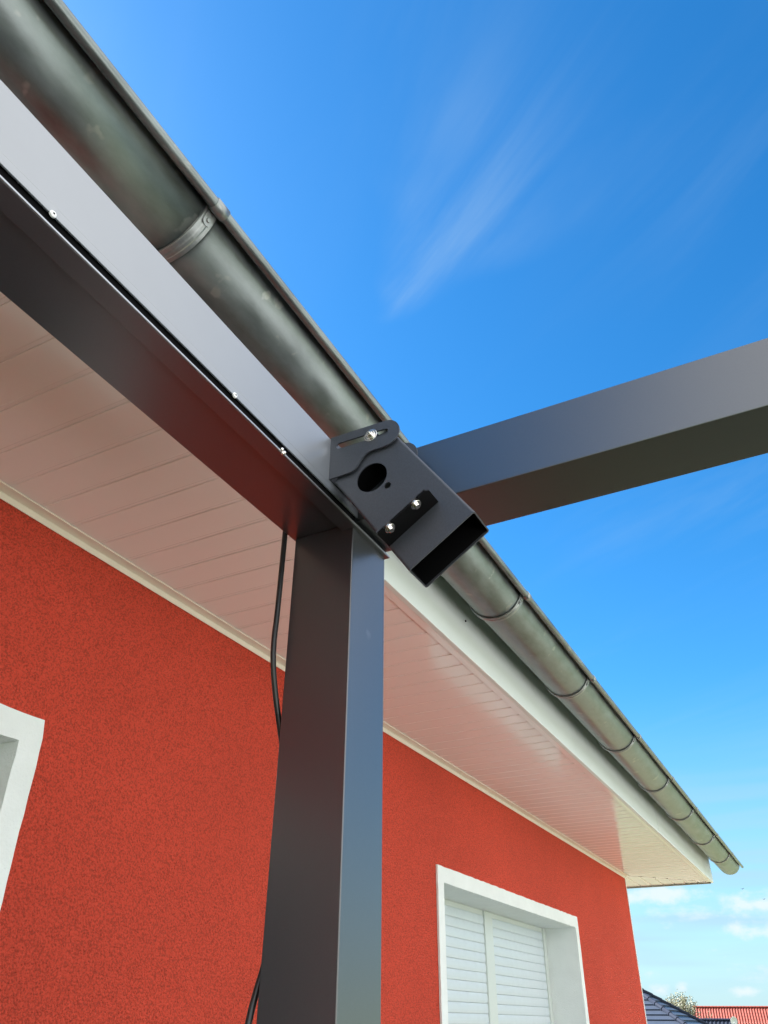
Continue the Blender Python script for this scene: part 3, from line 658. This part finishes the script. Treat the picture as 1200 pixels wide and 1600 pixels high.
d = 90.0; zr_ = CAMZ+d*math.tan(R(0.34)); cx, cy_ = pol(d, 10.2)
h = saddle_house('dark_roof_house', 'distant low house with dark glazed tile roof and satellite dish', (cx, cy_), 9.0, 9.4, 7.0, -4.2, zr_-3.0, zr_, 'navy', 'render', 11, 30, 0.035, 0.04)
# dish on its right-hand end
dh = empty('satellite_dish', pol(d-0.5, 6.98)+(zr_-0.85,)); tag(dh, 'grey satellite dish at the end of the dark glazed roof', 'satellite dish')
bm = bmesh.new(); rings = []
for r_, dd in ((0.02, 0.0), (0.12, 0.012), (0.25, 0.05), (0.36, 0.11), (0.37, 0.105), (0.25, 0.035), (0.02, -0.02)):
    rings.append([(-dd, r_*math.cos(2*math.pi*k/24)*0.92, 0.75+r_*math.sin(2*math.pi*k/24)) for k in range(24)])
loft(bm, rings); o = fin('reflector', bm, 'dish', dh, smooth=True); o.rotation_euler = (0, R(-8), R(38))
bm = bmesh.new(); tube(bm, [(0.05, 0, -1.3), (0.05, 0, 0.75)], 0.03, 10); fin('mast', bm, 'strap', dh)
bm = bmesh.new(); tube(bm, [(-0.02, 0, 0.42), (-0.42, -0.15, 0.62)], 0.012, 8); tube(bm, [(-0.40, -0.14, 0.60), (-0.47, -0.17, 0.66)], 0.035, 10); fin('receiver_arm', bm, 'dish', dh)
# slate hip roof, half hidden by the red wall
y0 = 5.93; ex = 44.0; ez = 0.52; S = 0.585; RN = 5.2
hs = empty('slate_roof_house', (ex+RN, y0+RN, -3.4)); tag(hs, 'distant house with blue-black slate hip roof beside the red wall corner', 'house')
def hp(o): o.parent = hs; o.matrix_parent_inverse = Matrix.Translation(-hs.location); return o
bm = bmesh.new(); box(bm, ex+0.5, ex+2*RN-0.5, y0+0.5, y0+2*RN+3.5, -4.6, ez+0.2); hp(fin('wall', bm, 'render'))
LY = 2*RN+4
def hipface(bm, A, B, top_l, top_r, rows):
    A, B, tl, tr = map(Vector, (A, B, top_l, top_r)); nrm = (B-A).cross(tl-A).normalized()
    if nrm.z < 0: nrm = -nrm
    for r_ in range(rows):
        t0, t1 = r_/rows, (r_+1)/rows
        l0, l1, r0, r1 = A.lerp(tl, t0), A.lerp(tl, t1), B.lerp(tr, t0), B.lerp(tr, t1)
        n = max(1, int((r0-l0).length/0.6)); lo = []; hi = []
        for k in range(n+1):
            s = k/n; lo.append(bm.verts.new(l0.lerp(r0, s)+nrm*0.055)); hi.append(bm.verts.new(l1.lerp(r1, s)))
        und = [bm.verts.new(v.co-nrm*0.06) for v in lo]
        for k in range(n):
            bm.faces.new((lo[k], lo[k+1], hi[k+1], hi[k])); bm.faces.new((und[k], und[k+1], lo[k+1], lo[k]))
z_t = ez+S*RN
c1, c2, c3, c4 = (ex, y0, ez), (ex, y0+LY, ez), (ex+2*RN, y0+LY, ez), (ex+2*RN, y0, ez); t1_, t2_ = (ex+RN, y0+RN, z_t), (ex+RN, y0+LY-RN, z_t)
bm = bmesh.new()
hipface(bm, c1, c2, t1_, t2_, 14); hipface(bm, c4, c1, t1_, t1_, 14); hipface(bm, c3, c4, t2_, t1_, 14); hipface(bm, c2, c3, t2_, t2_, 14)
hp(fin('roof', bm, 'slate'))
for a, b in ((c1, t1_), (c2, t2_), (c3, t2_), (c4, t1_), (t1_, t2_)):
    bm = bmesh.new(); a, b = Vector(a), Vector(b); n = 14
    for k in range(n):
        p, q = a.lerp(b, k/n), a.lerp(b, (k+1.06)/n); tube(bm, [p+Vector((0, 0, 0.05)), q+Vector((0, 0, 0.05))], [0.13, 0.10], 8)
    hp(fin('hip_caps', bm, 'navy'))
# ------------------------------------------------------------------ tree between the far roofs
tx_, ty_ = pol(100, 9.75); tz = -4.2
tr = empty('blossom_tree', (tx_, ty_, tz)); tag(tr, 'round spring tree with pale blossom behind the dark glazed roof', 'tree')
top = CAMZ+100*math.tan(R(1.60))-tz
rnd = random.Random(3)
bm = bmesh.new(); tube(bm, [(0, 0, -0.3), (0.05, 0.02, 1.2), (0, 0.1, 2.4), (0.1, 0, top*0.6), (0, 0.05, top*0.85)], [0.2, 0.16, 0.13, 0.09, 0.03], 10)
tips = []
for k in range(105):
    a = rnd.uniform(0, 2*math.pi); el = rnd.uniform(0.25, 1.45); base = Vector((0, 0, rnd.uniform(1.8, top*0.6)))
    r0 = 3.1*math.cos(el)*rnd.uniform(0.7, 1.05); hz = top*0.56+(top*0.45)*math.sin(el)*rnd.uniform(0.75, 1.0)
    tip = Vector((r0*math.cos(a), r0*math.sin(a), hz)); mid = base.lerp(tip, 0.5)+Vector((0, 0, -0.2))
    tube(bm, [base, mid, tip], [0.06, 0.04, 0.012], 5); tips.append((base, mid, tip))
fin('trunk', bm, 'bark', tr)
for nm, m, cnt, sz in (('crown', 'leaf', 7000, 0.085), ('blossom', 'blossom', 3600, 0.08)):
    bm = bmesh.new()
    for k in range(cnt):
        b, md, t = rnd.choice(tips); s = rnd.uniform(0.35, 1.06); p = (b.lerp(md, s*2) if s < 0.5 else md.lerp(t, s*2-1)) + Vector([rnd.gauss(0, 0.14) for _ in range(3)])
        u = Vector([rnd.gauss(0, 1) for _ in range(3)]).normalized(); v = u.orthogonal().normalized(); q = sz*rnd.uniform(0.6, 1.3)
        bm.faces.new([bm.verts.new(p+u*q), bm.verts.new(p+v*q*0.6), bm.verts.new(p-u*q), bm.verts.new(p-v*q*0.6)])
    me = bpy.data.meshes.new(nm); bm.to_mesh(me); bm.free(); o = link(nm, me, m, tr); o['kind'] = 'stuff'
# ------------------------------------------------------------------ two birds, far up
for az, el, s, lab in ((4.877, 7.08, 0.7, 'tiny dark bird in the sky just past the eaves corner'), (3.80, 6.47, 0.6, 'tiny dark bird in front of the low white cloud')):
    b = empty('bird', (60*math.cos(R(az)), 60*math.sin(R(az)), CAMZ+60*math.tan(R(el)))); tag(b, lab, 'bird', 'birds in the low sky')
    bm = bmesh.new(); tube(bm, [(0, -0.13*s, 0), (0, -0.07*s, 0.0), (0, 0.02*s, 0), (0, 0.10*s, 0.005), (0, 0.17*s, 0.0)], [0.006, 0.022*s, 0.028*s, 0.016*s, 0.004], 8); fin('body', bm, 'bird', b, smooth=True)
    for sg in (-1, 1):
        bm = bmesh.new()
        pr = [(0, -0.05), (0.10, -0.075), (0.21, 0.0), (0.10, 0.02), (0, 0.045)]
        loft(bm, [[(sg*u*s, v*s, 0.07*s*math.sin(u*9)+dz_) for u, v in pr] for dz_ in (0.0, 0.004)]); w_ = fin('wing', bm, 'bird', b)
    b.rotation_euler.z = R(70)
